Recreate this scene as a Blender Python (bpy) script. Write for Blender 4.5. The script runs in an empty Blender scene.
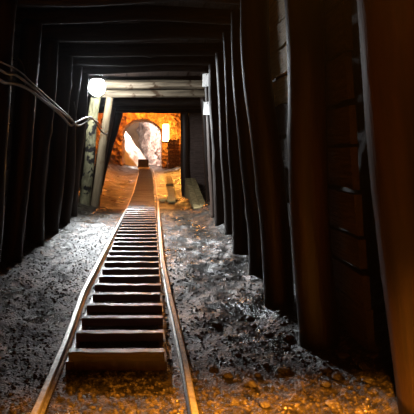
import bpy, bmesh, math, random
from mathutils import Vector, noise, Matrix

random.seed(7)
scene = bpy.context.scene
C = scene.collection

# ---------------------------------------------------------------- camera
cam_d = bpy.data.cameras.new('camera')
cam_d.sensor_width = 36.0
cam_d.sensor_fit = 'HORIZONTAL'
cam_d.lens = 36.0 * 495.0 / 414.0
cam_d.shift_x = (207 - 151) / 414.0
cam_d.shift_y = (150 - 207) / 414.0
cam_d.clip_start = 0.05
cam_d.clip_end = 120
cam = bpy.data.objects.new('camera', cam_d)
C.objects.link(cam)
cam.location = (0, 0, 1.1)
cam.rotation_euler = (math.pi / 2, 0, 0)
scene.camera = cam

# ---------------------------------------------------------------- world, exposure
world = bpy.data.worlds.new('underground')
scene.world = world
world.use_nodes = True
world.node_tree.nodes['Background'].inputs[0].default_value = (0, 0, 0, 1)
world.node_tree.nodes['Background'].inputs[1].default_value = 0.0
# faint haze added to the air for a glow round the lamps
_v = world.node_tree.nodes.new('ShaderNodeVolumeScatter')
_v.inputs['Color'].default_value = (0.9, 0.93, 1.0, 1)
_v.inputs['Density'].default_value = 0.0003
_v.inputs['Anisotropy'].default_value = 0.9
world.node_tree.links.new(_v.outputs[0], world.node_tree.nodes['World Output'].inputs['Volume'])
vs = scene.view_settings
vs.view_transform = 'Standard'
vs.look = 'None'
vs.gamma = 1.0
vs.use_curve_mapping = False
vs.exposure = 0.0

# strengths of the lamps (each lamp itself is built further down)
BULB_STRENGTH = 220.0
FLOOD_POWER = 2300.0
LANTERN_STRENGTH = 85.0
ARCH_FILL_STRENGTH = 3000.0
CHAMBER_FILL_STRENGTH = 1100.0
PENDANT_POWER = 10000.0

# ---------------------------------------------------------------- helpers
def mk(name, mesh, mat=None, parent=None):
    o = bpy.data.objects.new(name, mesh)
    C.objects.link(o)
    if mat is not None and len(mesh.materials) == 0:
        mesh.materials.append(mat)
    if parent is not None:
        o.parent = parent
    return o

def empty(name, loc=(0, 0, 0)):
    o = bpy.data.objects.new(name, None)
    C.objects.link(o)
    o.location = loc
    o.empty_display_size = 0.1
    return o

def tag(o, label, cat, group=None, kind=None):
    o['label'] = label
    o['category'] = cat
    if group:
        o['group'] = group
    if kind:
        o['kind'] = kind
    return o

def struct(o, label=None, cat=None):
    o['kind'] = 'structure'
    if label:
        o['label'] = label
    if cat:
        o['category'] = cat
    return o

def bm_mesh(bm, name, smooth=False):
    me = bpy.data.meshes.new(name)
    bm.normal_update()
    bm.to_mesh(me)
    bm.free()
    if smooth:
        for p in me.polygons:
            p.use_smooth = True
    return me

def fbm(x, y, z, sc=1.0, oct_=3):
    return noise.fractal(Vector((x * sc, y * sc, z * sc)), 1.0, 2.0, oct_)

# ---------------------------------------------------------------- materials
def new_mat(name):
    m = bpy.data.materials.new(name)
    m.use_nodes = True
    nt = m.node_tree
    b = nt.nodes['Principled BSDF']
    return m, nt, b

def ramp(nt, cols):
    r = nt.nodes.new('ShaderNodeValToRGB')
    els = r.color_ramp.elements
    while len(els) < len(cols):
        els.new(0.5)
    for e, (p, c) in zip(els, cols):
        e.position = p
        e.color = (c[0], c[1], c[2], 1)
    return r

def wood_mat(name, dark, mid, light, rough=0.6, stretch=0.12, scale=9.0, bump=0.6, patch=None, spec=0.3):
    m, nt, b = new_mat(name)
    L = nt.links
    tc = nt.nodes.new('ShaderNodeTexCoord')
    mp = nt.nodes.new('ShaderNodeMapping')
    mp.inputs['Scale'].default_value = (1, 1, stretch)
    info = nt.nodes.new('ShaderNodeObjectInfo')
    add = nt.nodes.new('ShaderNodeVectorMath'); add.operation = 'ADD'
    mul = nt.nodes.new('ShaderNodeMath'); mul.operation = 'MULTIPLY'; mul.inputs[1].default_value = 37.0
    L.new(info.outputs['Random'], mul.inputs[0])
    L.new(tc.outputs['Object'], mp.inputs['Vector'])
    L.new(mp.outputs['Vector'], add.inputs[0])
    L.new(mul.outputs[0], add.inputs[1])
    n1 = nt.nodes.new('ShaderNodeTexNoise')
    n1.inputs['Scale'].default_value = scale
    n1.inputs['Detail'].default_value = 5
    n1.inputs['Roughness'].default_value = 0.6
    L.new(add.outputs[0], n1.inputs['Vector'])
    r = ramp(nt, [(0.3, dark), (0.52, mid), (0.72, light)])
    L.new(n1.outputs['Fac'], r.inputs['Fac'])
    col = r.outputs['Color']
    if patch:
        n2 = nt.nodes.new('ShaderNodeTexNoise')
        n2.inputs['Scale'].default_value = patch[1]
        n2.inputs['Detail'].default_value = 4
        L.new(tc.outputs['Object'], n2.inputs['Vector'])
        r2 = ramp(nt, [(patch[2], (0, 0, 0)), (patch[2] + 0.05, (1, 1, 1))])
        L.new(n2.outputs['Fac'], r2.inputs['Fac'])
        mx = nt.nodes.new('ShaderNodeMix'); mx.data_type = 'RGBA'
        L.new(r2.outputs['Color'], mx.inputs['Factor'])
        L.new(col, mx.inputs['A'])
        mx.inputs['B'].default_value = (*patch[0], 1)
        col = mx.outputs['Result']
    L.new(col, b.inputs['Base Color'])
    b.inputs['Roughness'].default_value = rough
    b.inputs['Specular IOR Level'].default_value = spec
    bp = nt.nodes.new('ShaderNodeBump')
    bp.inputs['Strength'].default_value = bump
    bp.inputs['Distance'].default_value = 0.02
    L.new(n1.outputs['Fac'], bp.inputs['Height'])
    L.new(bp.outputs['Normal'], b.inputs['Normal'])
    return m

def rock_mat(name, c0, c1, c2, scale=4.0, rough=0.8, bump=0.8, bdist=0.05, spec=0.5):
    m, nt, b = new_mat(name)
    L = nt.links
    tc = nt.nodes.new('ShaderNodeTexCoord')
    n1 = nt.nodes.new('ShaderNodeTexNoise')
    n1.inputs['Scale'].default_value = scale
    n1.inputs['Detail'].default_value = 8
    n1.inputs['Roughness'].default_value = 0.65
    L.new(tc.outputs['Object'], n1.inputs['Vector'])
    v = nt.nodes.new('ShaderNodeTexVoronoi')
    v.inputs['Scale'].default_value = scale * 2.2
    L.new(tc.outputs['Object'], v.inputs['Vector'])
    r = ramp(nt, [(0.3, c0), (0.5, c1), (0.7, c2)])
    L.new(n1.outputs['Fac'], r.inputs['Fac'])
    L.new(r.outputs['Color'], b.inputs['Base Color'])
    b.inputs['Roughness'].default_value = rough
    b.inputs['Specular IOR Level'].default_value = spec
    ma = nt.nodes.new('ShaderNodeMath'); ma.operation = 'ADD'
    L.new(n1.outputs['Fac'], ma.inputs[0])
    L.new(v.outputs['Distance'], ma.inputs[1])
    bp = nt.nodes.new('ShaderNodeBump')
    bp.inputs['Strength'].default_value = bump
    bp.inputs['Distance'].default_value = bdist
    L.new(ma.outputs[0], bp.inputs['Height'])
    L.new(bp.outputs['Normal'], b.inputs['Normal'])
    return m

def simple_mat(name, col, rough=0.5, metal=0.0, nscale=30.0, var=0.3):
    m, nt, b = new_mat(name)
    L = nt.links
    tc = nt.nodes.new('ShaderNodeTexCoord')
    n1 = nt.nodes.new('ShaderNodeTexNoise')
    n1.inputs['Scale'].default_value = nscale
    n1.inputs['Detail'].default_value = 4
    L.new(tc.outputs['Object'], n1.inputs['Vector'])
    r = ramp(nt, [(0.35, tuple(c * (1 - var) for c in col)), (0.65, tuple(min(1, c * (1 + var)) for c in col))])
    L.new(n1.outputs['Fac'], r.inputs['Fac'])
    L.new(r.outputs['Color'], b.inputs['Base Color'])
    b.inputs['Roughness'].default_value = rough
    b.inputs['Metallic'].default_value = metal
    bp = nt.nodes.new('ShaderNodeBump')
    bp.inputs['Strength'].default_value = 0.3
    bp.inputs['Distance'].default_value = 0.004
    L.new(n1.outputs['Fac'], bp.inputs['Height'])
    L.new(bp.outputs['Normal'], b.inputs['Normal'])
    return m

def emit_mat(name, col, strength):
    m = bpy.data.materials.new(name)
    m.use_nodes = True
    nt = m.node_tree
    nt.nodes.clear()
    e = nt.nodes.new('ShaderNodeEmission')
    e.inputs['Color'].default_value = (*col, 1)
    e.inputs['Strength'].default_value = strength
    o = nt.nodes.new('ShaderNodeOutputMaterial')
    nt.links.new(e.outputs[0], o.inputs['Surface'])
    return m

M = {}
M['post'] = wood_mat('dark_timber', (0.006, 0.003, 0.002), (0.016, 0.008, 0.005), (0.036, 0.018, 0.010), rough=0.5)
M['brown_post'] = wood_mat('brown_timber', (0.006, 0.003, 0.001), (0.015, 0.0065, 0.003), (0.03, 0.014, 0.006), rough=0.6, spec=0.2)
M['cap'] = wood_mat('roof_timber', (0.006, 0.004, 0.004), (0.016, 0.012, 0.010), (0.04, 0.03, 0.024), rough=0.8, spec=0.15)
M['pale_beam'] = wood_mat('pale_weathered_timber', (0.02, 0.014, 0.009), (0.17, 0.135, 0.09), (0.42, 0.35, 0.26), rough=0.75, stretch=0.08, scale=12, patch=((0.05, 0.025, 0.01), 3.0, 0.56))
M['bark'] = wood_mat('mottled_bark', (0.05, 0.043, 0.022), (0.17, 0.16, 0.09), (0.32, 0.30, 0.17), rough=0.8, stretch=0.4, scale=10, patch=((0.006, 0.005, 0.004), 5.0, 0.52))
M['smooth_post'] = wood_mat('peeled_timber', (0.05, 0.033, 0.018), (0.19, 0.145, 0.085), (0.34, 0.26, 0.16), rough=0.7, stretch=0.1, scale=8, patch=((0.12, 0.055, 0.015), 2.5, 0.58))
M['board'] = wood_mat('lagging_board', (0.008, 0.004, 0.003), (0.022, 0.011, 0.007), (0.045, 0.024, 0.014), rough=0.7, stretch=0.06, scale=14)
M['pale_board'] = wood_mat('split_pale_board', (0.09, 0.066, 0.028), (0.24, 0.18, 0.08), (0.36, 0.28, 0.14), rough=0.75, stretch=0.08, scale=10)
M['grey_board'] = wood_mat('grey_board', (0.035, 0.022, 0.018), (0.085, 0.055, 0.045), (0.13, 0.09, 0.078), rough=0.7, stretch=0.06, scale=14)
M['tread'] = wood_mat('wet_tread_wood', (0.02, 0.009, 0.006), (0.05, 0.024, 0.016), (0.10, 0.058, 0.042), rough=0.3, stretch=0.06, scale=16, bump=0.2, spec=1.0)
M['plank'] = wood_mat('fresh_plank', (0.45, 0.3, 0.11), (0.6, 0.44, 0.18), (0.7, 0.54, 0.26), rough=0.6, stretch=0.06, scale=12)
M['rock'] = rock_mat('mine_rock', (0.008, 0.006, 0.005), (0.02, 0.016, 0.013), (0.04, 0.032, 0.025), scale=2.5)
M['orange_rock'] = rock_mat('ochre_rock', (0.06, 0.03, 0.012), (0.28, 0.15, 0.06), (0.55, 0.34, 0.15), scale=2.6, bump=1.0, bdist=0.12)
M['pale_rock'] = rock_mat('pale_pink_rock', (0.18, 0.11, 0.09), (0.42, 0.31, 0.27), (0.68, 0.57, 0.52), scale=2.2, bump=1.0, bdist=0.1)
M['brown_rock'] = rock_mat('brown_rock', (0.20, 0.11, 0.06), (0.27, 0.16, 0.09), (0.33, 0.2, 0.12), scale=1.2, bump=0.3)
M['white_rock'] = rock_mat('white_rock', (0.55, 0.45, 0.4), (0.72, 0.63, 0.58), (0.8, 0.74, 0.7), scale=2.0, bump=0.4)
M['stone'] = rock_mat('gravel_stone', (0.006, 0.004, 0.003), (0.022, 0.017, 0.013), (0.07, 0.055, 0.042), scale=8, rough=0.35, bump=0.4, bdist=0.01, spec=0.35)
M['rail'] = simple_mat('worn_rail_steel', (0.42, 0.40, 0.37), rough=0.34, metal=0.9, nscale=45, var=0.25)
M['cable'] = simple_mat('cable_sheath', (0.07, 0.055, 0.045), rough=0.45, var=0.2)
M['iron'] = simple_mat('blackened_iron', (0.03, 0.028, 0.026), rough=0.5, metal=0.6)
M['white_plate'] = simple_mat('white_paint', (0.75, 0.75, 0.72), rough=0.5, nscale=20, var=0.12)
M['cart'] = wood_mat('sooty_wood', (0.015, 0.01, 0.008), (0.035, 0.025, 0.02), (0.06, 0.045, 0.036), rough=0.7, stretch=1.0, scale=10)

def ground_mat():
    m, nt, b = new_mat('wet_mine_ground')
    L = nt.links
    tc = nt.nodes.new('ShaderNodeTexCoord')
    n1 = nt.nodes.new('ShaderNodeTexNoise')
    n1.inputs['Scale'].default_value = 22
    n1.inputs['Detail'].default_value = 9
    n1.inputs['Roughness'].default_value = 0.72
    L.new(tc.outputs['Object'], n1.inputs['Vector'])
    n2 = nt.nodes.new('ShaderNodeTexNoise')
    n2.inputs['Scale'].default_value = 2.2
    n2.inputs['Detail'].default_value = 5
    L.new(tc.outputs['Object'], n2.inputs['Vector'])
    v = nt.nodes.new('ShaderNodeTexVoronoi')
    v.inputs['Scale'].default_value = 70
    L.new(tc.outputs['Object'], v.inputs['Vector'])
    r = ramp(nt, [(0.44, (0.003, 0.0025, 0.0018)), (0.56, (0.018, 0.0145, 0.010)), (0.7, (0.14, 0.115, 0.08))])
    L.new(n1.outputs['Fac'], r.inputs['Fac'])
    L.new(r.outputs['Color'], b.inputs['Base Color'])
    rr = nt.nodes.new('ShaderNodeMapRange')
    rr.inputs['From Min'].default_value = 0.35
    rr.inputs['From Max'].default_value = 0.65
    b.inputs['Specular IOR Level'].default_value = 0.3
    rr.inputs['To Min'].default_value = 0.24
    rr.inputs['To Max'].default_value = 0.5
    L.new(n2.outputs['Fac'], rr.inputs['Value'])
    L.new(rr.outputs['Result'], b.inputs['Roughness'])
    ma = nt.nodes.new('ShaderNodeMath'); ma.operation = 'MULTIPLY_ADD'
    L.new(v.outputs['Distance'], ma.inputs[0])
    ma.inputs[1].default_value = 0.5
    L.new(n1.outputs['Fac'], ma.inputs[2])
    bp = nt.nodes.new('ShaderNodeBump')
    bp.inputs['Strength'].default_value = 0.6
    bp.inputs['Distance'].default_value = 0.013
    L.new(ma.outputs[0], bp.inputs['Height'])
    L.new(bp.outputs['Normal'], b.inputs['Normal'])
    return m
M['ground'] = ground_mat()

# ---------------------------------------------------------------- ground
def floor_level(y):
    if y < 12:
        return 0.0
    return min(0.3, (y - 12) / 10 * 0.3)

def ground_z(x, y):
    near_track = min(1.0, max(0.0, (abs(x + 0.17) - 0.36) / 0.25))
    a = 0.012 + 0.03 * near_track
    z = fbm(x, y, 0.3, 1.6, 4) * a
    z += fbm(x, y, 7.3, 9.0, 3) * (0.004 + 0.007 * near_track)
    z -= 0.012
    # earth banked up against both timber walls
    z += 0.10 * max(0.0, (x - 0.55) / 0.5) ** 2 + 0.09 * max(0.0, (-x - 0.8) / 0.5) ** 2
    return z + floor_level(y)

def grid_mesh(name, xs, ys, f, smooth=True):
    verts = [f(x, y) for y in ys for x in xs]
    nx = len(xs)
    faces = []
    for j in range(len(ys) - 1):
        for i in range(nx - 1):
            a = j * nx + i
            faces.append((a, a + 1, a + nx + 1, a + nx))
    me = bpy.data.meshes.new(name)
    me.from_pydata(verts, [], faces)
    me.update()
    if smooth:
        for p in me.polygons:
            p.use_smooth = True
    return me

def lin(a, b, n):
    return [a + (b - a) * i / (n - 1) for i in range(n)]

ys = lin(-1.6, 1.8, 30) + lin(1.82, 6.0, 210) + lin(6.04, 12.0, 150) + lin(12.1, 36, 110)
xs = lin(-2.4, -1.45, 12)[:-1] + lin(-1.45, 1.35, 150) + lin(1.35, 2.4, 12)[1:]
floor = mk('floor', grid_mesh('floor', xs, ys, lambda x, y: (x, y, ground_z(x, y))), M['ground'])
struct(floor, 'rough wet earth and gravel floor of the mine tunnel', 'floor')

# ---------------------------------------------------------------- log builder
def log_mesh(name, L, r0, r1, seed=0, nseg=18, nring=26, wob=0.018, ridge=0.05, knots=2):
    """irregular round log along local +Z, from 0 to L"""
    rnd = random.Random(seed)
    ks = [(rnd.uniform(0.15, 0.9) * L, rnd.uniform(0, 6.28), rnd.uniform(0.008, 0.02)) for _ in range(knots)]
    verts, faces = [], []
    for j in range(nring):
        t = j / (nring - 1)
        z = t * L
        r = r0 + (r1 - r0) * t
        cx = wob * (noise.noise(Vector((seed * 3.1, 0, z * 0.9))))
        cy = wob * (noise.noise(Vector((0, seed * 2.7 + 9, z * 0.9))))
        for i in range(nseg):
            a = 2 * math.pi * i / nseg
            rr = r * (1 + ridge * noise.noise(Vector((math.cos(a) * 2.2, math.sin(a) * 2.2, z * 0.7 + seed * 5.3)))
                      + 0.4 * ridge * noise.noise(Vector((math.cos(a) * 6, math.sin(a) * 6, z * 5 + seed))))
            for kz, ka, kh in ks:
                da = (a - ka + math.pi) % (2 * math.pi) - math.pi
                rr += kh * math.exp(-((z - kz) / 0.05) ** 2 - (da / 0.35) ** 2)
            verts.append((cx + rr * math.cos(a), cy + rr * math.sin(a), z))
    for j in range(nring - 1):
        for i in range(nseg):
            a = j * nseg + i
            b_ = j * nseg + (i + 1) % nseg
            faces.append((a, b_, b_ + nseg, a + nseg))
    faces.append(tuple(reversed(range(nseg))))
    faces.append(tuple(range((nring - 1) * nseg, nring * nseg)))
    me = bpy.data.meshes.new(name)
    me.from_pydata(verts, [], faces)
    me.update()
    for p in me.polygons:
        p.use_smooth = len(p.vertices) == 4
    return me

def place_log(name, p0, p1, r0, r1, mat, seed, **kw):
    p0, p1 = Vector(p0), Vector(p1)
    d = p1 - p0
    o = mk(name, log_mesh(name, d.length, r0, r1, seed, **kw), mat)
    o.location = p0
    o.rotation_mode = 'QUATERNION'
    o.rotation_quaternion = d.to_track_quat('Z', 'Y')
    return o

ORD = ['nearest', 'second', 'third', 'fourth', 'fifth', 'sixth', 'seventh', 'eighth', 'ninth', 'tenth']

# ---------------------------------------------------------------- timber sets
CAP_BOTTOM = 2.30
# right posts: y, centre x at the foot, centre x at the top, radius
right_posts = [
    (1.90, 1.115, 0.865, 0.155),
    (2.74, 0.935, 0.800, 0.105),
    (3.40, 0.885, 0.700, 0.100),
    (4.36, 0.960, 0.800, 0.100),
    (5.10, 0.930, 0.850, 0.095),
    (6.20, 1.010, 0.900, 0.095),
    (7.00, 1.000, 0.900, 0.090),
    (7.70, 0.985, 0.905, 0.085),
]
where_r = [
    'stout brown timber post at the right edge, nearest the camera on the right',
    'straight dark timber post on the right, second from the camera',
    'dark timber post on the right, third from the camera',
    'dark timber post on the right, fourth from the camera',
    'dark timber post on the right, fifth from the camera',
    'dark timber post on the right, sixth from the camera',
    'dark timber post on the right, seventh from the camera',
    'thin dark timber post on the right carrying two white plates',
]
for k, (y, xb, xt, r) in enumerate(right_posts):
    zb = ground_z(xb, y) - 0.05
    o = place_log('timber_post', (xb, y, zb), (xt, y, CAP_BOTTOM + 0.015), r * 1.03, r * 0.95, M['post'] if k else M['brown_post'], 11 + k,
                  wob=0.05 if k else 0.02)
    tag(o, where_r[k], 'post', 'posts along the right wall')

left_posts = [
    (2.30, -1.33, -1.16, 0.11),
    (3.10, -1.32, -1.14, 0.10),
    (3.90, -1.33, -1.15, 0.11),
    (4.70, -1.31, -1.13, 0.10),
    (5.50, -1.31, -1.12, 0.10),
    (6.35, -1.30, -1.12, 0.11),
    (7.20, -1.28, -1.10, 0.10),
    (7.80, -1.25, -1.05, 0.10),
]
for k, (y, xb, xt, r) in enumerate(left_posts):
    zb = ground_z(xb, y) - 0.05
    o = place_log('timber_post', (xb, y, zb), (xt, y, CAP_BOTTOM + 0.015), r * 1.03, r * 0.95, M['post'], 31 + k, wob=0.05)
    n = len(left_posts) - 1 - k
    lab = ('black timber post on the left, next to the pale bark post' if n == 0 else
           'dark timber post on the left, %s from the pale bark post' % ORD[n])
    tag(o, lab, 'post', 'posts along the left wall')

caps_y = [2.3, 3.15, 4.05, 4.70, 5.45, 6.35, 7.05, 7.75]
for k, y in enumerate(caps_y):
    r = 0.085 + 0.012 * ((k * 5) % 3 - 1)
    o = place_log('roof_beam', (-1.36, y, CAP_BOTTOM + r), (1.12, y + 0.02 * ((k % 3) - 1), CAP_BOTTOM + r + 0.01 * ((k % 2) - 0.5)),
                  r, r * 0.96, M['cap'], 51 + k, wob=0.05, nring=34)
    n = len(caps_y) - 1 - k
    lab = ('dark round roof beam directly before the pale lintel' if n == 0 else
           'dark round roof beam, %s counted from the pale lintel' % ORD[n])
    tag(o, lab, 'beam', 'roof beams across the tunnel')

# the lamp-lit set
LY = 9.55
tag(place_log('lintel_beam', (-1.15, LY, 2.362), (1.15, LY, 2.352), 0.092, 0.088, M['pale_beam'], 71, wob=0.04, nring=40),
    'upper pale weathered lintel log lit by the bright lamp', 'beam')
tag(place_log('lintel_beam', (-1.10, LY - 0.01, 2.19), (1.12, LY - 0.01, 2.18), 0.076, 0.072, M['pale_beam'], 73, wob=0.03, nring=40),
    'lower yellowish lintel log just under the pale one', 'beam')
tag(place_log('bark_post', (-1.265, LY - 0.16, -0.05), (-1.02, LY - 0.16, 2.27), 0.105, 0.095, M['bark'], 74, wob=0.05),
    'pale mottled bark post standing under the bright lamp', 'post')
tag(place_log('leaning_post', (-1.115, LY - 0.02, -0.05), (-0.81, LY - 0.02, 2.11), 0.09, 0.07, M['smooth_post'], 75, wob=0.05),
    'peeled pale post leaning inward beside the mottled bark post', 'post')
tag(place_log('timber_post', (1.165, LY - 0.05, -0.05), (1.02, LY - 0.05, 2.11), 0.085, 0.075, M['post'], 76, wob=0.05),
    'dark wavy post under the right end of the pale lintel', 'post')

# darker sets between the lit set and the chamber
for k, (y, zb) in enumerate(((10.35, 2.03), (11.15, 2.02), (12.0, 2.0))):
    r = 0.11
    tag(place_log('roof_beam', (-1.3, y, zb + r), (1.3, y, zb + r), r, r, M['cap'], 81 + k, wob=0.02),
        ('dark beam in the shade right behind the pale lintel', 'dark roof beam midway between pale lintel and orange chamber',
         'dark beam across the top of the orange-lit opening')[k], 'beam', 'shaded beams behind the lintel')
tag(place_log('opening_post', (-1.36, 12.0, -0.05), (-0.80, 12.0, 2.02), 0.12, 0.11, M['post'], 85, wob=0.03),
    'black slanting post at the left edge of the orange-lit opening', 'post')
tag(place_log('opening_post', (-1.30, 10.9, -0.05), (-0.88, 10.9, 2.04), 0.12, 0.11, M['post'], 86, wob=0.03),
    'black slanting post right behind the peeled leaning post', 'post')
sp = place_log('opening_post', (0.84, 12.0, -0.05), (0.80, 12.0, 2.02), 0.105, 0.10, M['post'], 87, wob=0.02)
tag(sp, 'dark upright post with whitish spots right of the orange-lit opening', 'post')

# ---------------------------------------------------------------- walls, ceiling with boards
def board_mesh(name, seed):
    """unit board -0.5..0.5 along z (length), y (width), x (thickness) with uneven edges"""
    rnd = random.Random(seed)
    n = 7
    verts, faces = [], []
    for j in range(n):
        z = -0.5 + j / (n - 1)
        wy0 = -0.5 + rnd.uniform(-0.03, 0.05)
        wy1 = 0.5 - rnd.uniform(-0.03, 0.05)
        bx = rnd.uniform(-0.12, 0.12)
        verts += [(-0.5 + bx, wy0, z), (0.5 + bx, wy0, z), (0.5 + bx, wy1, z), (-0.5 + bx, wy1, z)]
    for j in range(n - 1):
        for i in range(4):
            a = j * 4 + i; b_ = j * 4 + (i + 1) % 4
            faces.append((a, b_, b_ + 4, a + 4))
    faces.append((3, 2, 1, 0))
    e = (n - 1) * 4
    faces.append((e, e + 1, e + 2, e + 3))
    me = bpy.data.meshes.new(name)
    me.from_pydata(verts, [], faces)
    me.update()
    return me

BOARDS = [board_mesh('board', 100 + k) for k in range(5)]
for me in BOARDS:
    me.materials.append(M['board'])
LIT_TONE_BOARD = board_mesh('board', 120); LIT_TONE_BOARD.materials.append(M['plank'])
GREY_BOARD = board_mesh('board', 121); GREY_BOARD.materials.append(M['grey_board'])

def board(parent, centre, length_dir, width_dir, L, W, T, me, name='plank'):
    o = bpy.data.objects.new(name, me)
    C.objects.link(o)
    zc = Vector(length_dir).normalized()
    yc = (Vector(width_dir) - zc * Vector(width_dir).dot(zc)).normalized()
    xc = yc.cross(zc)
    m = Matrix((xc, yc, zc)).transposed().to_4x4()
    o.matrix_world = Matrix.Translation(Vector(centre)) @ m @ Matrix.Diagonal((T, W, L, 1))
    if parent is not None:
        o.parent = parent
    return o

def wall_grid(name, side, x_at, y0, y1, z1, amp, mat):
    yy = lin(y0, y1, max(8, int((y1 - y0) / 0.14)))
    zz = lin(-0.15, z1, 22)
    def f(y, z):
        return (x_at(y, z) + side * amp * fbm(y, z, side * 4.0, 1.3, 4), y, z)
    return mk(name, grid_mesh(name, yy, zz, f), mat)

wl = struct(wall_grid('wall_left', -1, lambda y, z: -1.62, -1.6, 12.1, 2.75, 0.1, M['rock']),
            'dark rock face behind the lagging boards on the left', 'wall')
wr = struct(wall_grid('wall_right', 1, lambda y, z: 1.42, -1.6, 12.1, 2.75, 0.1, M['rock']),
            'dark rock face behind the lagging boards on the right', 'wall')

# lagging boards run along the walls behind the posts; they lean with them
def wall_lag(parent, side, xb, xt, y0, y1, seed):
    rnd = random.Random(seed)
    y = y0
    seglen = 1.7
    s = 0
    while y < y1:
        L = min(seglen, y1 - y)
        z = 0.08 + 0.05 * (s % 2)
        while z < 2.42:
            W = rnd.uniform(0.15, 0.25)
            zc = z + W / 2
            x = xb + (xt - xb) * zc / 2.3 + rnd.uniform(0.0, 0.03) * side
            tilt = rnd.uniform(-0.018, 0.018)
            me = BOARDS[rnd.randrange(5)]
            if side > 0 and 3.2 < y < 3.4 and zc > 1.4:  # upper boards of this bay paler: lamp light put into their colour
                me = LIT_TONE_BOARD
            board(parent, (x, y + L / 2, zc), (0, 1, tilt), ((xt - xb) / 2.3, 0, 1), L - 0.015, W, 0.035, me)
            z += W + rnd.uniform(0.008, 0.03)
        y += L
        s += 1
wall_lag(wl, -1, -1.50, -1.32, 1.2, 9.4, 5)
wall_lag(wr, 1, 1.075, 0.935, 2.45, 3.29, 6)
wall_lag(wr, 1, 1.085, 0.945, 3.30, 4.24, 16)
wall_lag(wr, 1, 1.155, 1.04, 4.25, 9.3, 26)
wall_lag(wr, 1, 1.335, 1.11, 0.0, 2.40, 8)

# ceiling: rock with boards laid along the tunnel over the beams
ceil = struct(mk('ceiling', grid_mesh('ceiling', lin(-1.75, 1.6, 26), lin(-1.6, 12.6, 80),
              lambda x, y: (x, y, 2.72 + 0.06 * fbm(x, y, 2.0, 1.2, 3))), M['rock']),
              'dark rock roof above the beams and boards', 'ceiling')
rnd = random.Random(9)
for s, (ya, yb) in enumerate(((-0.4, 2.3), (2.31, 4.05), (4.06, 5.45), (5.46, 7.05), (7.06, 9.45))):
    x = -1.34
    while x < 1.05:
        W = rnd.uniform(0.16, 0.24)
        board(ceil, (x + W / 2, (ya + yb) / 2, 2.515 + rnd.uniform(0, 0.02)), (0.0, 1, 0), (1, 0, 0), yb - ya, W, 0.03,
              BOARDS[rnd.randrange(5)])
        x += W + rnd.uniform(0.004, 0.02)
for k in range(9):
    board(ceil, (-1.2 + k * 0.29, 11.0, 2.265), (0, 1, 0), (1, 0, 0), 2.5, 0.27, 0.03, BOARDS[k % 5])

wb = struct(mk('wall_back', grid_mesh('wall_back', lin(-1.75, 1.6, 24), lin(-0.15, 2.8, 20),
            lambda x, z: (x, -1.6 + 0.1 * fbm(x, z, 1.0, 1.3, 3), z)), M['rock']),
            'rough rock wall closing the tunnel behind the camera', 'wall')

# boarded partition right of the opening (faces the camera)
part_root = empty('plank_partition', (1.16, 12.05, 0))
tag(part_root, 'grey horizontal plank partition right of the whitish-spotted post', 'partition')
z = 0.05
k = 0
while z < 2.2:
    W = 0.21 + 0.03 * ((k * 7) % 3 - 1)
    o = board(None, (1.17, 12.04 + 0.006 * ((k * 3) % 4), z + W / 2), (1, 0, 0.012 * ((k % 3) - 1)), (0, 0, 1), 0.52, W + 0.02, 0.04, GREY_BOARD)
    o.parent = part_root
    o.matrix_parent_inverse = part_root.matrix_world.inverted()
    o.location = o.location - Vector((1.16, 12.05, 0))
    o.matrix_parent_inverse = Matrix.Identity(4)
    z += W + 0.006
    k += 1

def box_bm(bm, c, s, taper=0.0):
    x, y, z = c; a, b_, h = s[0] / 2, s[1] / 2, s[2] / 2
    vs_ = [bm.verts.new((x + sx * a * (1 - taper * (sz > 0)), y + sy * b_, z + sz * h)) for sz in (-1, 1) for sy in (-1, 1) for sx in (-1, 1)]
    for f in ((0, 2, 3, 1), (4, 5, 7, 6), (0, 1, 5, 4), (2, 6, 7, 3), (0, 4, 6, 2), (1, 3, 7, 5)):
        bm.faces.new([vs_[i] for i in f])

def box_obj(name, c, s, mat, parent=None, taper=0.0, bevel=0.0):
    bm = bmesh.new()
    box_bm(bm, c, s, taper)
    if bevel:
        bmesh.ops.bevel(bm, geom=bm.edges[:], offset=bevel, segments=1, affect='EDGES')
    bmesh.ops.recalc_face_normals(bm, faces=bm.faces[:])
    return mk(name, bm_mesh(bm, name), mat, parent)

# ---------------------------------------------------------------- rails
def sweep(name, pts, prof, mat):
    """sweep an (offset, height) profile along a path in the ground plane"""
    n = len(prof)
    verts, faces = [], []
    for j, p in enumerate(pts):
        a = pts[max(0, j - 1)]; b_ = pts[min(len(pts) - 1, j + 1)]
        d = Vector((b_[0] - a[0], b_[1] - a[1], 0)).normalized()
        s = Vector((d.y, -d.x, 0))
        for (u, v) in prof:
            verts.append((p[0] + s.x * u, p[1] + s.y * u, p[2] + v))
    for j in range(len(pts) - 1):
        for i in range(n):
            a = j * n + i; b_ = j * n + (i + 1) % n
            faces.append((a, a + n, b_ + n, b_))
    faces.append(tuple(range(n)))
    e = (len(pts) - 1) * n
    faces.append(tuple(reversed(range(e, e + n))))
    me = bpy.data.meshes.new(name)
    me.from_pydata(verts, [], faces)
    me.update()
    return mk(name, me, mat)

PROF = [(-0.018, 0), (0.018, 0), (0.018, 0.006), (0.007, 0.012), (0.007, 0.040), (0.015, 0.047), (0.015, 0.058),
        (0.011, 0.062), (-0.011, 0.062), (-0.015, 0.058), (-0.015, 0.047), (-0.007, 0.040), (-0.007, 0.012), (-0.018, 0.006)]

def interp(ctrl, y):
    if y <= ctrl[0][0]:
        return ctrl[0][1]
    for (y0, x0), (y1, x1) in zip(ctrl, ctrl[1:]):
        if y <= y1:
            return x0 + (x1 - x0) * (y - y0) / (y1 - y0)
    return ctrl[-1][1]

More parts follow.
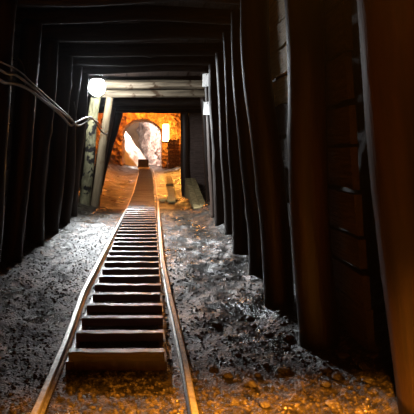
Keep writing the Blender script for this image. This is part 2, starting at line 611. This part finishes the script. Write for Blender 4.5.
L_CTRL = [(0.6, -0.455), (2.0, -0.465), (2.7, -0.475), (3.7, -0.505), (4.9, -0.49), (7.8, -0.45), (10.5, -0.43), (18, -0.46), (22, -0.53)]
R1_CTRL = [(0.6, 0.20), (2.0, 0.178), (2.4, 0.174), (2.9, 0.158), (3.62, 0.135)]
R2_CTRL = [(3.63, 0.135), (4.7, 0.112), (6.8, 0.118), (10.5, 0.146), (18, 0.13), (22, 0.02)]

def rail(name, ctrl, y0, y1, label, seed):
    n = max(6, int((y1 - y0) / 0.12))
    pts = []
    for y in lin(y0, y1, n):
        x = interp(ctrl, y) + 0.006 * noise.noise(Vector((seed, y * 0.8, 0)))
        pts.append((x, y, floor_level(y) - 0.012 + 0.004 * noise.noise(Vector((seed + 5, y * 0.6, 1)))))
    return tag(sweep(name, pts, PROF, M['rail']), label, 'rail', 'track rails')
rail('track_rail', L_CTRL, 0.6, 21.6, 'long worn steel rail along the left side of the treads', 1.3)
rail('track_rail', R1_CTRL, 0.6, 3.62, 'near length of the worn steel rail right of the treads', 2.3)
rail('track_rail', R2_CTRL, 3.63, 21.6, 'far length of the bent steel rail right of the treads', 3.3)

# ---------------------------------------------------------------- stepped walkway between the rails
walk = empty('stepped_walkway', (-0.175, 2.5, 0))
tag(walk, 'long ladder-like wooden walkway of wet treads between the rails', 'walkway')
W_CTRL = [(0, -0.175), (14, -0.175), (18, -0.20), (21.9, -0.33)]

def add_child(o, root):
    o.parent = root
    o.matrix_parent_inverse = Matrix.Translation(root.location).inverted()

# side stringers
for s in (-1, 1):
    pts = []
    for y in lin(2.50, 21.5, 120):
        pts.append((interp(W_CTRL, y) + s * 0.238, y, floor_level(y) - 0.012))
    o = sweep('stringer', pts, [(-0.017, 0), (0.017, 0), (0.017, 0.042), (-0.017, 0.042)], M['tread'])
    add_child(o, walk)

def tread_mesh(seed):
    rnd = random.Random(seed)
    n = 9
    verts, faces = [], []
    for j in range(n):
        z = -0.5 + j / (n - 1)
        a = rnd.uniform(-0.05, 0.05); t = 0.5 + rnd.uniform(-0.06, 0.03); b2 = rnd.uniform(-0.05, 0.05)
        fr = -0.5 + rnd.uniform(0, 0.1); bk = 0.5 - rnd.uniform(0, 0.1)
        verts += [(fr, -0.5, z), (bk, -0.5, z), (bk, t - 0.08, z), (bk - 0.08, t, z), (fr + 0.08, t, z), (fr, t - 0.1, z)]
    for j in range(n - 1):
        for i in range(6):
            p = j * 6 + i; q = j * 6 + (i + 1) % 6
            faces.append((p, q, q + 6, p + 6))
    faces.append((5, 4, 3, 2, 1, 0))
    e = (n - 1) * 6
    faces.append(tuple(range(e, e + 6)))
    me = bpy.data.meshes.new('tread')
    me.from_pydata(verts, [], faces)
    me.update()
    me.materials.append(M['tread'])
    return me
TREADS = [tread_mesh(200 + k) for k in range(6)]
rnd = random.Random(12)
y = 2.53
k = 0
while y < 21.3:
    o = bpy.data.objects.new('tread', TREADS[rnd.randrange(6)])
    C.objects.link(o)
    L = 0.49 + rnd.uniform(-0.012, 0.012)
    xc = Vector((0, 1, 0)); ycv = Vector((0, 0, 1)); zc = Vector((1, rnd.uniform(-0.012, 0.012), rnd.uniform(-0.006, 0.006)))
    m = Matrix((xc, ycv, zc)).transposed().to_4x4()
    o.matrix_world = (Matrix.Translation((interp(W_CTRL, y), y, floor_level(y) + 0.031 + 0.0235 + rnd.uniform(-0.002, 0.003)))
                      @ m @ Matrix.Diagonal((0.062, 0.046, L, 1)))
    add_child(o, walk)
    y += 0.25 + rnd.uniform(-0.008, 0.008)
    k += 1

add_child(box_obj('end_board', (-0.175, 2.520, 0.006), (0.485, 0.03, 0.052), M['tread']), walk)  # board added to block lamp light passing under the first tread

# ---------------------------------------------------------------- dark tub at the end of the track
tub = empty('wooden_tub', (-0.335, 21.95, 0.29))
tag(tub, 'small dark wooden tub standing at the far end of the track', 'tub')
box_obj('base', (0, 0, 0.05), (0.50, 0.60, 0.10), M['cart'], tub, 0.0, 0.01)
for s in (-1, 1):
    box_obj('side_board', (s * 0.215, 0, 0.235), (0.03, 0.56, 0.27), M['cart'], tub, 0.0, 0.004)
for s in (-1, 1):
    box_obj('end_board', (0, s * 0.265, 0.235), (0.40, 0.03, 0.27), M['cart'], tub, 0.0, 0.004)
box_obj('lid', (0, 0, 0.385), (0.46, 0.58, 0.03), M['cart'], tub, 0.0, 0.005)

# ---------------------------------------------------------------- chamber and arch
def arch_wall():
    cx, x0, x1 = -0.405, -1.30, 0.48
    zs, zt, zb = 1.78, 2.48, 0.15
    inner = []
    for z in lin(zb, zs, 12)[:-1]:
        inner.append((x0, z))
    for i in range(25):
        a = math.pi - math.pi * i / 24
        inner.append((cx + (x1 - x0) / 2 * math.cos(a), zs + (zt - zs) * math.sin(a)))
    for z in lin(zs, zb, 12)[1:]:
        inner.append((x1, z))
    X0, X1, Z1 = -2.45, 2.05, 3.25
    outer = []
    for (x, z) in inner:
        # project from the arch centre to the outer rectangle
        if z <= zs and x <= cx - 0.01:
            outer.append((X0, z))
        elif z <= zs and x >= cx + 0.01:
            outer.append((X1, z))
        else:
            dx, dz = x - cx, z - zs
            t = 1e9
            if dx < -1e-6: t = min(t, (X0 - cx) / dx)
            if dx > 1e-6: t = min(t, (X1 - cx) / dx)
            if dz > 1e-6: t = min(t, (Z1 - zs) / dz)
            outer.append((cx + dx * t, zs + dz * t))
    n = len(inner)
    verts, faces = [], []
    R = 12
    for j in range(R + 1):
        t = j / R
        for (xi, zi), (xo, zo) in zip(inner, outer):
            x = xi + (xo - xi) * t; z = zi + (zo - zi) * t
            d = fbm(x, z, 3.0, 1.8, 4) * 0.16 + fbm(x, z, 8.0, 6.0, 2) * 0.04
            verts.append((x + 0.03 * fbm(z, x, 2, 5, 2), 22.0 - abs(d) * 1.2, z))
    for j in range(R):
        for i in range(n - 1):
            a = j * n + i
            faces.append((a, a + n, a + n + 1, a + 1))
    base = len(verts)
    D = 8
    for j in range(1, D + 1):
        yy = 22.0 + 2.5 * j / D
        for i, (xi, zi) in enumerate(inner):
            d = 0.03 * fbm(xi * 2, yy, zi * 2, 1.8, 3)
            verts.append((xi + d, yy, zi + d))
    def idx(j, i):
        return i if j == 0 else base + (j - 1) * n + i
    for j in range(D):
        for i in range(n - 1):
            faces.append((idx(j, i), idx(j, i + 1), idx(j + 1, i + 1), idx(j + 1, i)))
    me = bpy.data.meshes.new('wall_far')
    me.from_pydata(verts, [], faces)
    me.update()
    for p in me.polygons:
        p.use_smooth = True
    return mk('wall_far', me, M['orange_rock'])
struct(arch_wall(), 'rough orange rock wall with the round-topped arch at the far end', 'wall')

def chamber_side(name, x, side, lab):
    yy = lin(12.15, 22.1, 60); zz = lin(-0.1, 3.3, 24)
    o = mk(name, grid_mesh(name, yy, zz, lambda y, z: (x + side * 0.3 * fbm(y, z, side * 2, 0.9, 4), y, z)), M['orange_rock'])
    struct(o, lab, 'wall')
chamber_side('wall_chamber_left', -2.2, -1, 'ochre rock wall on the left of the lit chamber')
chamber_side('wall_chamber_right', 1.75, 1, 'ochre rock wall on the right of the lit chamber')
struct(mk('ceiling_chamber', grid_mesh('ceiling_chamber', lin(-2.5, 2.1, 30), lin(12.1, 22.1, 60),
          lambda x, y: (x, y, 3.0 + 0.15 * fbm(x, y, 5, 1.1, 4))), M['orange_rock']), 'ochre rock roof of the lit chamber', 'ceiling')
# masonry shoulders closing the tunnel section against the wider chamber
for nm, xa, xb, lab in (('wall_shoulder_left', -2.5, -1.42, 'rock shoulder left of the chamber opening'), ('wall_shoulder_right', 0.90, 2.1, 'rock shoulder right of the chamber opening')):
    struct(mk(nm, grid_mesh(nm, lin(xa, xb, 10), lin(-0.1, 3.3, 20), lambda x, z: (x, 12.2 + 0.06 * fbm(x, z, 1, 2, 3), z)), M['rock']), lab, 'wall')
struct(mk('wall_over_opening', grid_mesh('wall_over_opening', lin(-1.6, 1.5, 24), lin(2.18, 3.3, 10),
          lambda x, z: (x, 12.2 + 0.05 * fbm(x, z, 1, 2, 3), z)), M['rock']), 'rock face above the dark beam over the opening', 'wall')

# rough masonry pier right of the arch, courses of stone blocks
pier = empty('stone_pier', (0.97, 21.45, 0.28))
tag(pier, 'orange-lit pier of stone courses right of the far arch', 'pier')
bm = bmesh.new(); box_bm(bm, (0, 0, 0), (1, 1, 1))
bmesh.ops.bevel(bm, geom=bm.edges[:], offset=0.06, segments=1, affect='EDGES')
bmesh.ops.recalc_face_normals(bm, faces=bm.faces[:])
BLOCK = bm_mesh(bm, 'block'); BLOCK.materials.append(M['orange_rock'])
rnd = random.Random(4)
z = 0.0
row = 0
while z < 1.25:
    h = rnd.uniform(0.12, 0.16)
    x = -0.25
    ws = [0.28, 0.22] if row % 2 else [0.2, 0.3]
    for w in ws:
        o = bpy.data.objects.new('stone_block', BLOCK); C.objects.link(o)
        o.location = (x + w / 2, rnd.uniform(-0.015, 0.015), z + h / 2)
        o.scale = (w - 0.012, 0.4, h - 0.012)
        o.parent = pier
        x += w
    z += h
    row += 1

# pale gallery beyond the arch
struct(mk('wall_gallery_right', grid_mesh('wall_gallery_right', lin(24.3, 34.5, 70), lin(0.0, 4.2, 50),
          lambda y, z: (0.62 - (y - 24.3) * 0.15 + 0.30 * fbm(y, z, 2, 1.1, 5), y, z)), M['pale_rock']),
       'pale pinkish broken rock wall seen through the arch on the right', 'wall')
struct(mk('wall_gallery_end', grid_mesh('wall_gallery_end', lin(-4.2, 0.2, 40), lin(0.0, 4.2, 30),
          lambda x, z: (x, 33.5 + 0.1 * fbm(x, z, 2, 1.0, 3), z)), M['brown_rock']),
       'smooth brown rock face seen through the arch at the upper left', 'wall')
struct(mk('wall_gallery_left', grid_mesh('wall_gallery_left', lin(24.3, 34, 40), lin(0.0, 4.2, 30),
          lambda y, z: (-2.6 + 0.2 * fbm(y, z, 2, 1.0, 3), y, z)), M['brown_rock']), 'brown rock wall hidden at the left beyond the arch', 'wall')
struct(mk('ceiling_gallery', grid_mesh('ceiling_gallery', lin(-4.2, 1.2, 30), lin(24.3, 34.5, 40),
          lambda x, y: (x, y, 3.9 + 0.2 * fbm(x, y, 2, 1.0, 3))), M['pale_rock']), 'pale rock roof beyond the far arch', 'ceiling')
# slope of white rock falling from upper left to lower right
def heap():
    us = lin(-0.9, 1.15, 46)
    F0, F1 = Vector((-1.25, 24.85, 1.02)), Vector((-0.70, 24.85, 0.25))
    R0, R1 = Vector((-1.28, 27.2, 2.0)), Vector((-0.16, 27.2, 0.50))
    vv = [-0.35, -0.25, -0.12, 0.0] + lin(0.05, 1.0, 26) + [1.1, 1.25]
    def f(u, v):
        p = F0.lerp(F1, u) if u <= 1 else F1 + (F1 - F0) * (u - 1)
        q = R0.lerp(R1, u) if u <= 1 else R1 + (R1 - R0) * (u - 1)
        if u < 0:
            p = F0 + (F0 - F1) * (-u); q = R0 + (R0 - R1) * (-u)
        if v < 0:
            w = p.copy(); w.z = p.z + (0.1 - p.z) * (-v / 0.35); w.y -= 0.04 * v
        elif v > 1:
            w = q.copy(); w.z -= (v - 1) * 4 * q.z; w.y += (v - 1) * 1.2
        else:
            w = p.lerp(q, v)
        d = 0.07 * fbm(w.x, w.y, w.z, 2.0, 4)
        return (w.x + d * 0.5, w.y, max(0.12, w.z + d))
    return mk('rock_slope', grid_mesh('rock_slope', us, vv, f), M['white_rock'])
tag(heap(), 'bright white slope of rock beyond the arch, falling to the right', 'rock slope')

# ---------------------------------------------------------------- planks and ramp on the right
def flat_plank(name, pts, w, t, mat, label):
    o = sweep(name, pts, [(-w / 2, 0), (w / 2, 0), (w / 2, t), (-w / 2, t)], mat)
    return tag(o, label, 'plank')
def gz(x, y):
    return floor_level(y)
flat_plank('loose_plank', [(0.43, 10.35, 0.005), (0.50, 12.2, 0.03), (0.53, 13.9, 0.075)], 0.165, 0.035, M['plank'],
           'bright yellow plank lying on the ground toward the chamber')
flat_plank('loose_plank', [(0.52, 13.9, 0.115), (0.58, 15.6, 0.125), (0.61, 17.2, 0.17)], 0.19, 0.035, M['plank'],
           'farther yellow plank lapping the end of the bright one')
flat_plank('loose_plank', [(0.195, 10.75, 0.0), (0.335, 10.62, 0.0)], 0.13, 0.04, M['plank'],
           'short plank lying across beside the rail, left of the bright yellow plank')
# wedge-shaped ramp
def ramp_obj():
    root = empty('plank_ramp', (0.92, 9.02, 0))
    n = 2
    for k in range(n):
        xa = 0.815 - 0.95 + k * 0.125
        bm = bmesh.new()
        z0, z1 = 0.005, 0.40
        y0, y1 = 0.0, 2.75
        shift = 0.02
        co = [(xa, y0, z0), (xa + 0.118, y0, z0), (xa + 0.118 + shift, y1, z1), (xa + shift, y1, z1)]
        lo = [bm.verts.new(c) for c in co]
        hi = [bm.verts.new((c[0], c[1], c[2] + 0.035)) for c in co]
        bm.faces.new(lo[::-1]); bm.faces.new(hi)
        for i in range(4):
            bm.faces.new([lo[i], lo[(i + 1) % 4], hi[(i + 1) % 4], hi[i]])
        bmesh.ops.recalc_face_normals(bm, faces=bm.faces[:])
        o = mk('plank', bm_mesh(bm, 'plank'), M['pale_board'], root)
    for xs_ in (-0.125, 0.075):
        bm = bmesh.new()
        co = [(xs_, 0.1, -0.02), (xs_, 2.75, -0.02), (xs_ + 0.02, 2.75, 0.395), (xs_, 0.1, 0.012)]
        a = [bm.verts.new(c) for c in co]
        b2 = [bm.verts.new((c[0] + 0.03, c[1], c[2])) for c in co]
        bm.faces.new(a); bm.faces.new(b2[::-1])
        for i in range(4):
            bm.faces.new([a[i], b2[i], b2[(i + 1) % 4], a[(i + 1) % 4]])
        bmesh.ops.recalc_face_normals(bm, faces=bm.faces[:])
        mk('side_board', bm_mesh(bm, 'side_board'), M['pale_board'], root)
    tag(root, 'yellowish wooden ramp rising along the right wall behind the lintel post', 'ramp')
ramp_obj()

# two white plates nailed to the post
for k, (zc, lab) in enumerate(((2.175, 'upper white rectangular plate nailed to a dark right post'), (1.74, 'lower white rectangular plate nailed to a dark right post'))):
    xl = 0.985 + (0.905 - 0.985) * zc / 2.3
    root = empty('white_plate', (xl - 0.055, 7.60, zc))
    root.rotation_euler = (0, math.radians(4), math.radians(-62))
    box_obj('sheet', (0, 0, 0), (0.22, 0.012, 0.20), M['white_plate'], root, 0.0, 0.003)
    for s in (-1, 1):
        box_obj('nail', (0, -0.008, s * 0.08), (0.012, 0.008, 0.012), M['iron'], root)
    tag(root, lab, 'plate', 'white plates on the post')

# ---------------------------------------------------------------- cables along the left wall
def tube(name, pts, r, mat, parent=None, nseg=8):
    # smooth the polyline, then sweep a circle
    P = [Vector(p) for p in pts]
    out = []
    for i in range(len(P) - 1):
        p0 = P[max(0, i - 1)]; p1 = P[i]; p2 = P[i + 1]; p3 = P[min(len(P) - 1, i + 2)]
        for s in range(6):
            t = s / 6
            out.append(0.5 * ((2 * p1) + (p2 - p0) * t + (2 * p0 - 5 * p1 + 4 * p2 - p3) * t * t + (3 * p1 - p0 - 3 * p2 + p3) * t ** 3))
    out.append(P[-1])
    verts, faces = [], []
    up = Vector((0.12, 0.2, 1)).normalized()
    for j, p in enumerate(out):
        d = (out[min(j + 1, len(out) - 1)] - out[max(j - 1, 0)]).normalized()
        s = d.cross(up).normalized(); u = s.cross(d)
        for i in range(nseg):
            a = 2 * math.pi * i / nseg
            verts.append(p + r * (math.cos(a) * s + math.sin(a) * u))
    n = nseg
    for j in range(len(out) - 1):
        for i in range(n):
            a = j * n + i; b_ = j * n + (i + 1) % n
            faces.append((a, b_, b_ + n, a + n))
    faces.append(tuple(reversed(range(n))))
    faces.append(tuple(range((len(out) - 1) * n, len(out) * n)))
    me = bpy.data.meshes.new(name)
    me.from_pydata([tuple(v) for v in verts], [], faces)
    me.update()
    for p in me.polygons:
        p.use_smooth = len(p.vertices) == 4
    return mk(name, me, mat, parent)

cab1 = [(-1.02, 2.6, 1.66), (-1.03, 3.35, 1.575), (-1.03, 3.7, 1.60), (-1.01, 4.1, 1.60), (-0.99, 4.7, 1.545), (-0.98, 5.4, 1.48),
        (-0.975, 6.0, 1.40), (-0.97, 6.4, 1.46), (-0.95, 7.2, 1.565), (-0.94, 7.9, 1.61), (-0.94, 8.6, 1.55), (-0.93, 9.15, 1.46), (-0.86, 9.30, 1.40), (-0.82, 9.35, 1.42)]
cab2 = [(-1.03, 2.6, 1.72), (-1.03, 3.4, 1.645), (-1.02, 3.75, 1.665), (-1.00, 4.3, 1.62), (-0.985, 4.9, 1.55), (-0.97, 5.5, 1.50),
        (-0.965, 6.0, 1.47), (-0.955, 6.5, 1.42), (-0.945, 7.2, 1.51), (-0.94, 7.8, 1.59), (-0.93, 8.6, 1.585), (-0.91, 9.2, 1.50)]
cab3 = [(-1.035, 3.3, 1.70), (-1.02, 3.8, 1.71), (-1.0, 4.2, 1.66), (-0.985, 4.8, 1.60), (-0.97, 5.4, 1.54), (-0.96, 5.9, 1.49)]
tag(tube('power_cable', cab1, 0.014, M['cable']), 'thicker lower cable sagging along the left posts to the lamp', 'cable', 'cables on the left wall')
tag(tube('power_cable', cab2, 0.011, M['cable']), 'thinner upper cable running along the left posts', 'cable', 'cables on the left wall')
tag(tube('power_cable', cab3, 0.007, M['cable']), 'short loose wire twisted over the cables at the far left', 'cable', 'cables on the left wall')
tag(tube('hanger_wire', [(-1.03, 4.05, 1.63), (-1.035, 4.06, 1.72), (-1.05, 4.05, 1.80), (-1.09, 4.03, 1.86)], 0.005, M['cable']),
    'thin hanger wire holding up the cables at the left edge', 'wire')
tag(tube('hanger_wire', [(-0.955, 6.38, 1.44), (-0.965, 6.39, 1.56), (-0.99, 6.36, 1.72)], 0.005, M['cable']),
    'thin hanger wire above the lowest dip of the cables', 'wire')

# ---------------------------------------------------------------- lamps
def uv_sphere(name, r, mat, parent, loc=(0, 0, 0), seg=12, ring=8, zs=1.0):
    bm = bmesh.new()
    bmesh.ops.create_uvsphere(bm, u_segments=seg, v_segments=ring, radius=r)
    for v in bm.verts:
        v.co.z *= zs
    o = mk(name, bm_mesh(bm, name, True), mat, parent)
    o.location = loc
    return o

def lathe(name, prof, mat, parent, seg=16, loc=(0, 0, 0)):
    verts, faces = [], []
    for (r, z) in prof:
        for i in range(seg):
            a = 2 * math.pi * i / seg
            verts.append((r * math.cos(a), r * math.sin(a), z))
    for j in range(len(prof) - 1):
        for i in range(seg):
            a = j * seg + i; b_ = j * seg + (i + 1) % seg
            faces.append((a, b_, b_ + seg, a + seg))
    me = bpy.data.meshes.new(name)
    me.from_pydata(verts, [], faces)
    me.update()
    for p in me.polygons:
        p.use_smooth = True
    o = mk(name, me, mat, parent)
    o.location = loc
    return o

def globe_lamp(loc, r, col, strength, label, hang, hood=False):
    root = empty('globe_lamp', loc)
    uv_sphere('bulb', r, emit_mat('lamp_glow', col, strength), root, zs=1.05)
    lathe('socket', [(0.0, 0.09), (r * 0.55, 0.09), (r * 0.55, 0.0), (r * 0.6, -0.005), (0.0, -0.005)], M['iron'], root, loc=(0, 0, r * 1.02))
    tube('cord', [(0, 0, r + 0.08), (0.005, 0.0, r + 0.08 + hang * 0.5), (0, 0.005, r + 0.08 + hang)], 0.006, M['cable'], root)
    if hood:
        lathe('hood', [(0.04, r + 0.05), (0.06, r + 0.045), (0.12, 0.125), (0.123, 0.125), (0.062, r + 0.052), (0.04, r + 0.058)], M['iron'], root, seg=24)
    tag(root, label, 'lamp')
    return root
WHITE_LAMP = globe_lamp((-0.955, 8.75, 2.213), 0.15, (0.93, 0.97, 1.0), BULB_STRENGTH, 'brilliant white globe lamp hanging by the pale lintel on the left', 0.11, True)
globe_lamp((-1.62, 26.4, 3.2), 0.10, (1.0, 0.9, 0.82), ARCH_FILL_STRENGTH, 'unseen white globe lamp added beyond the left side of the far arch', 0.62)  # lamp added out of view to light the rock beyond the arch
globe_lamp((-0.35, 21.1, 2.88), 0.08, (1.0, 0.29, 0.03), CHAMBER_FILL_STRENGTH, 'unseen orange globe lamp added under the chamber roof above the far arch', 0.1)  # second chamber lamp, added out of view to brighten the orange wall

fl = bpy.data.lights.new('flood_light', 'SPOT')      # the reflector bulb throws most of its light down the tunnel
fl.energy = FLOOD_POWER
fl.color = (0.92, 0.97, 1.0)
fl.spot_size = math.radians(92)
fl.spot_blend = 1.0
fl.shadow_soft_size = 0.06
flo = bpy.data.objects.new('flood_light', fl)
C.objects.link(flo)
flo.parent = WHITE_LAMP
_d = Vector((1.3, -1.3, -2.2)).normalized()
flo.location = _d * 0.22
flo.rotation_mode = 'QUATERNION'
flo.rotation_quaternion = _d.to_track_quat('-Z', 'Y')

lan = empty('lantern', (0.64, 21.32, 1.42))
em = emit_mat('lantern_glow', (1.0, 0.42, 0.07), LANTERN_STRENGTH)
box_obj('glass', (0, 0, 0.42), (0.26, 0.16, 0.74), em, lan, 0.0, 0.03)
box_obj('foot', (0, 0, 0.02), (0.32, 0.22, 0.05), M['iron'], lan, 0.0, 0.01)
box_obj('cap', (0, 0, 0.825), (0.32, 0.22, 0.05), M['iron'], lan, 0.2, 0.01)
for sx in (-1, 1):
    for sy in (-1, 1):
        box_obj('frame_bar', (sx * 0.142, sy * 0.092, 0.42), (0.016, 0.016, 0.76), M['iron'], lan)
tag(lan, 'tall glowing orange-white lantern right of the far arch', 'lantern')

# shaded lamp above and behind the camera position
pend = empty('pendant_lamp', (0.42, 1.0, 1.95))
lathe('shade', [(0.03, 0.16), (0.05, 0.15), (0.17, 0.02), (0.172, 0.02), (0.052, 0.155), (0.03, 0.17)], M['iron'], pend)
uv_sphere('bulb', 0.035, emit_mat('pendant_glow', (1.0, 0.22, 0.03), 450.0), pend, (0, 0, 0.085))
tube('cord', [(0, 0, 0.16), (0, 0, 0.35), (0, 0, 0.55)], 0.006, M['cable'], pend)
tag(pend, 'shaded orange pendant lamp hanging above the camera', 'lamp')
ld = bpy.data.lights.new('pendant_light', 'SPOT')
ld.energy = PENDANT_POWER
ld.color = (1.0, 0.36, 0.03)
ld.spot_size = math.radians(82)
ld.spot_blend = 0.8
ld.shadow_soft_size = 0.04
lo = bpy.data.objects.new('pendant_light', ld)
C.objects.link(lo)
lo.parent = pend
lo.location = (0, 0, 0.03)
lo.rotation_euler = (math.radians(-3), math.radians(3), 0)

# ---------------------------------------------------------------- rubble
def stone_mesh(seed, sub=1):
    bm = bmesh.new()
    bmesh.ops.create_icosphere(bm, subdivisions=sub, radius=1.0)
    for v in bm.verts:
        f = 1 + 0.35 * noise.noise(v.co * 1.3 + Vector((seed * 7.7, 0, 0)))
        v.co *= f
        v.co.z *= 0.62
    me = bm_mesh(bm, 'stone')
    me.materials.append(M['stone'])
    return me
STONES = [stone_mesh(k, 2) for k in range(6)]
rnd = random.Random(21)
big = []
tries = 0
while len(big) < 30 and tries < 4000:
    tries += 1
    y = rnd.uniform(2.05, 3.3); x = rnd.uniform(0.3, 1.02)
    if rnd.random() > (x - 0.1) / 0.9: continue
    s = rnd.uniform(0.016, 0.032)
    if any((x - a) ** 2 + (y - b_) ** 2 < (s + c) ** 2 * 1.6 for a, b_, c in big): continue
    if any((x - xb) ** 2 + (y - yy) ** 2 < (r + s + 0.02) ** 2 for yy, xb, _, r in right_posts): continue
    big.append((x, y, s))
for i, (x, y, s) in enumerate(big):
    o = bpy.data.objects.new('rubble_stone', STONES[i % 6]); C.objects.link(o)
    o.location = (x, y, ground_z(x, y) + s * 0.25)
    o.scale = (s * rnd.uniform(0.9, 1.3), s, s)
    o.rotation_euler = (0, 0, rnd.uniform(0, 6.28))
    tag(o, 'small loose stone in the rubble before the nearest right posts', 'stone', 'rubble stones at the foot of the right posts')

# uncountable gravel
def gravel():
    base = []
    for k in range(4):
        bm = bmesh.new()
        bmesh.ops.create_icosphere(bm, subdivisions=1, radius=1.0)
        vsx = [(v.co * (1 + 0.3 * noise.noise(v.co * 1.5 + Vector((k * 5.0, 1, 0))))) for v in bm.verts]
        fs = [[v.index for v in f.verts] for f in bm.faces]
        bm.free()
        base.append((vsx, fs))
    verts, faces = [], []
    g = random.Random(77)
    for _ in range(15000):
        y = 1.9 + 7.3 * g.random() ** 1.7
        x = g.uniform(-1.3, 1.05)
        if -0.44 < x < 0.08 and y > 2.5 and g.random() < 0.75: continue
        if abs(x - interp(L_CTRL, y)) < 0.035 or (y < 22 and abs(x - (interp(R1_CTRL, y) if y < 3.62 else interp(R2_CTRL, y))) < 0.035): continue
        if any((x - xb) ** 2 + (y - yy) ** 2 < (r + 0.03) ** 2 for yy, xb, _, r in right_posts + left_posts): continue
        s = 0.0035 + 0.0085 * g.random() ** 2.2
        vsx, fs = base[g.randrange(4)]
        a = g.uniform(0, 6.28); ca, sa = math.cos(a), math.sin(a)
        fl = g.uniform(0.5, 0.9); zc = ground_z(x, y) + s * 0.15
        b0 = len(verts)
        for v in vsx:
            verts.append((x + s * (v.x * ca - v.y * sa), y + s * (v.x * sa + v.y * ca), zc + s * v.z * fl))
        for f in fs:
            faces.append([i + b0 for i in f])
    me = bpy.data.meshes.new('gravel')
    me.from_pydata(verts, [], faces)
    me.update()
    return mk('gravel', me, M['stone'])
tag(gravel(), 'fine wet gravel scattered over the tunnel floor', 'gravel', kind='stuff')
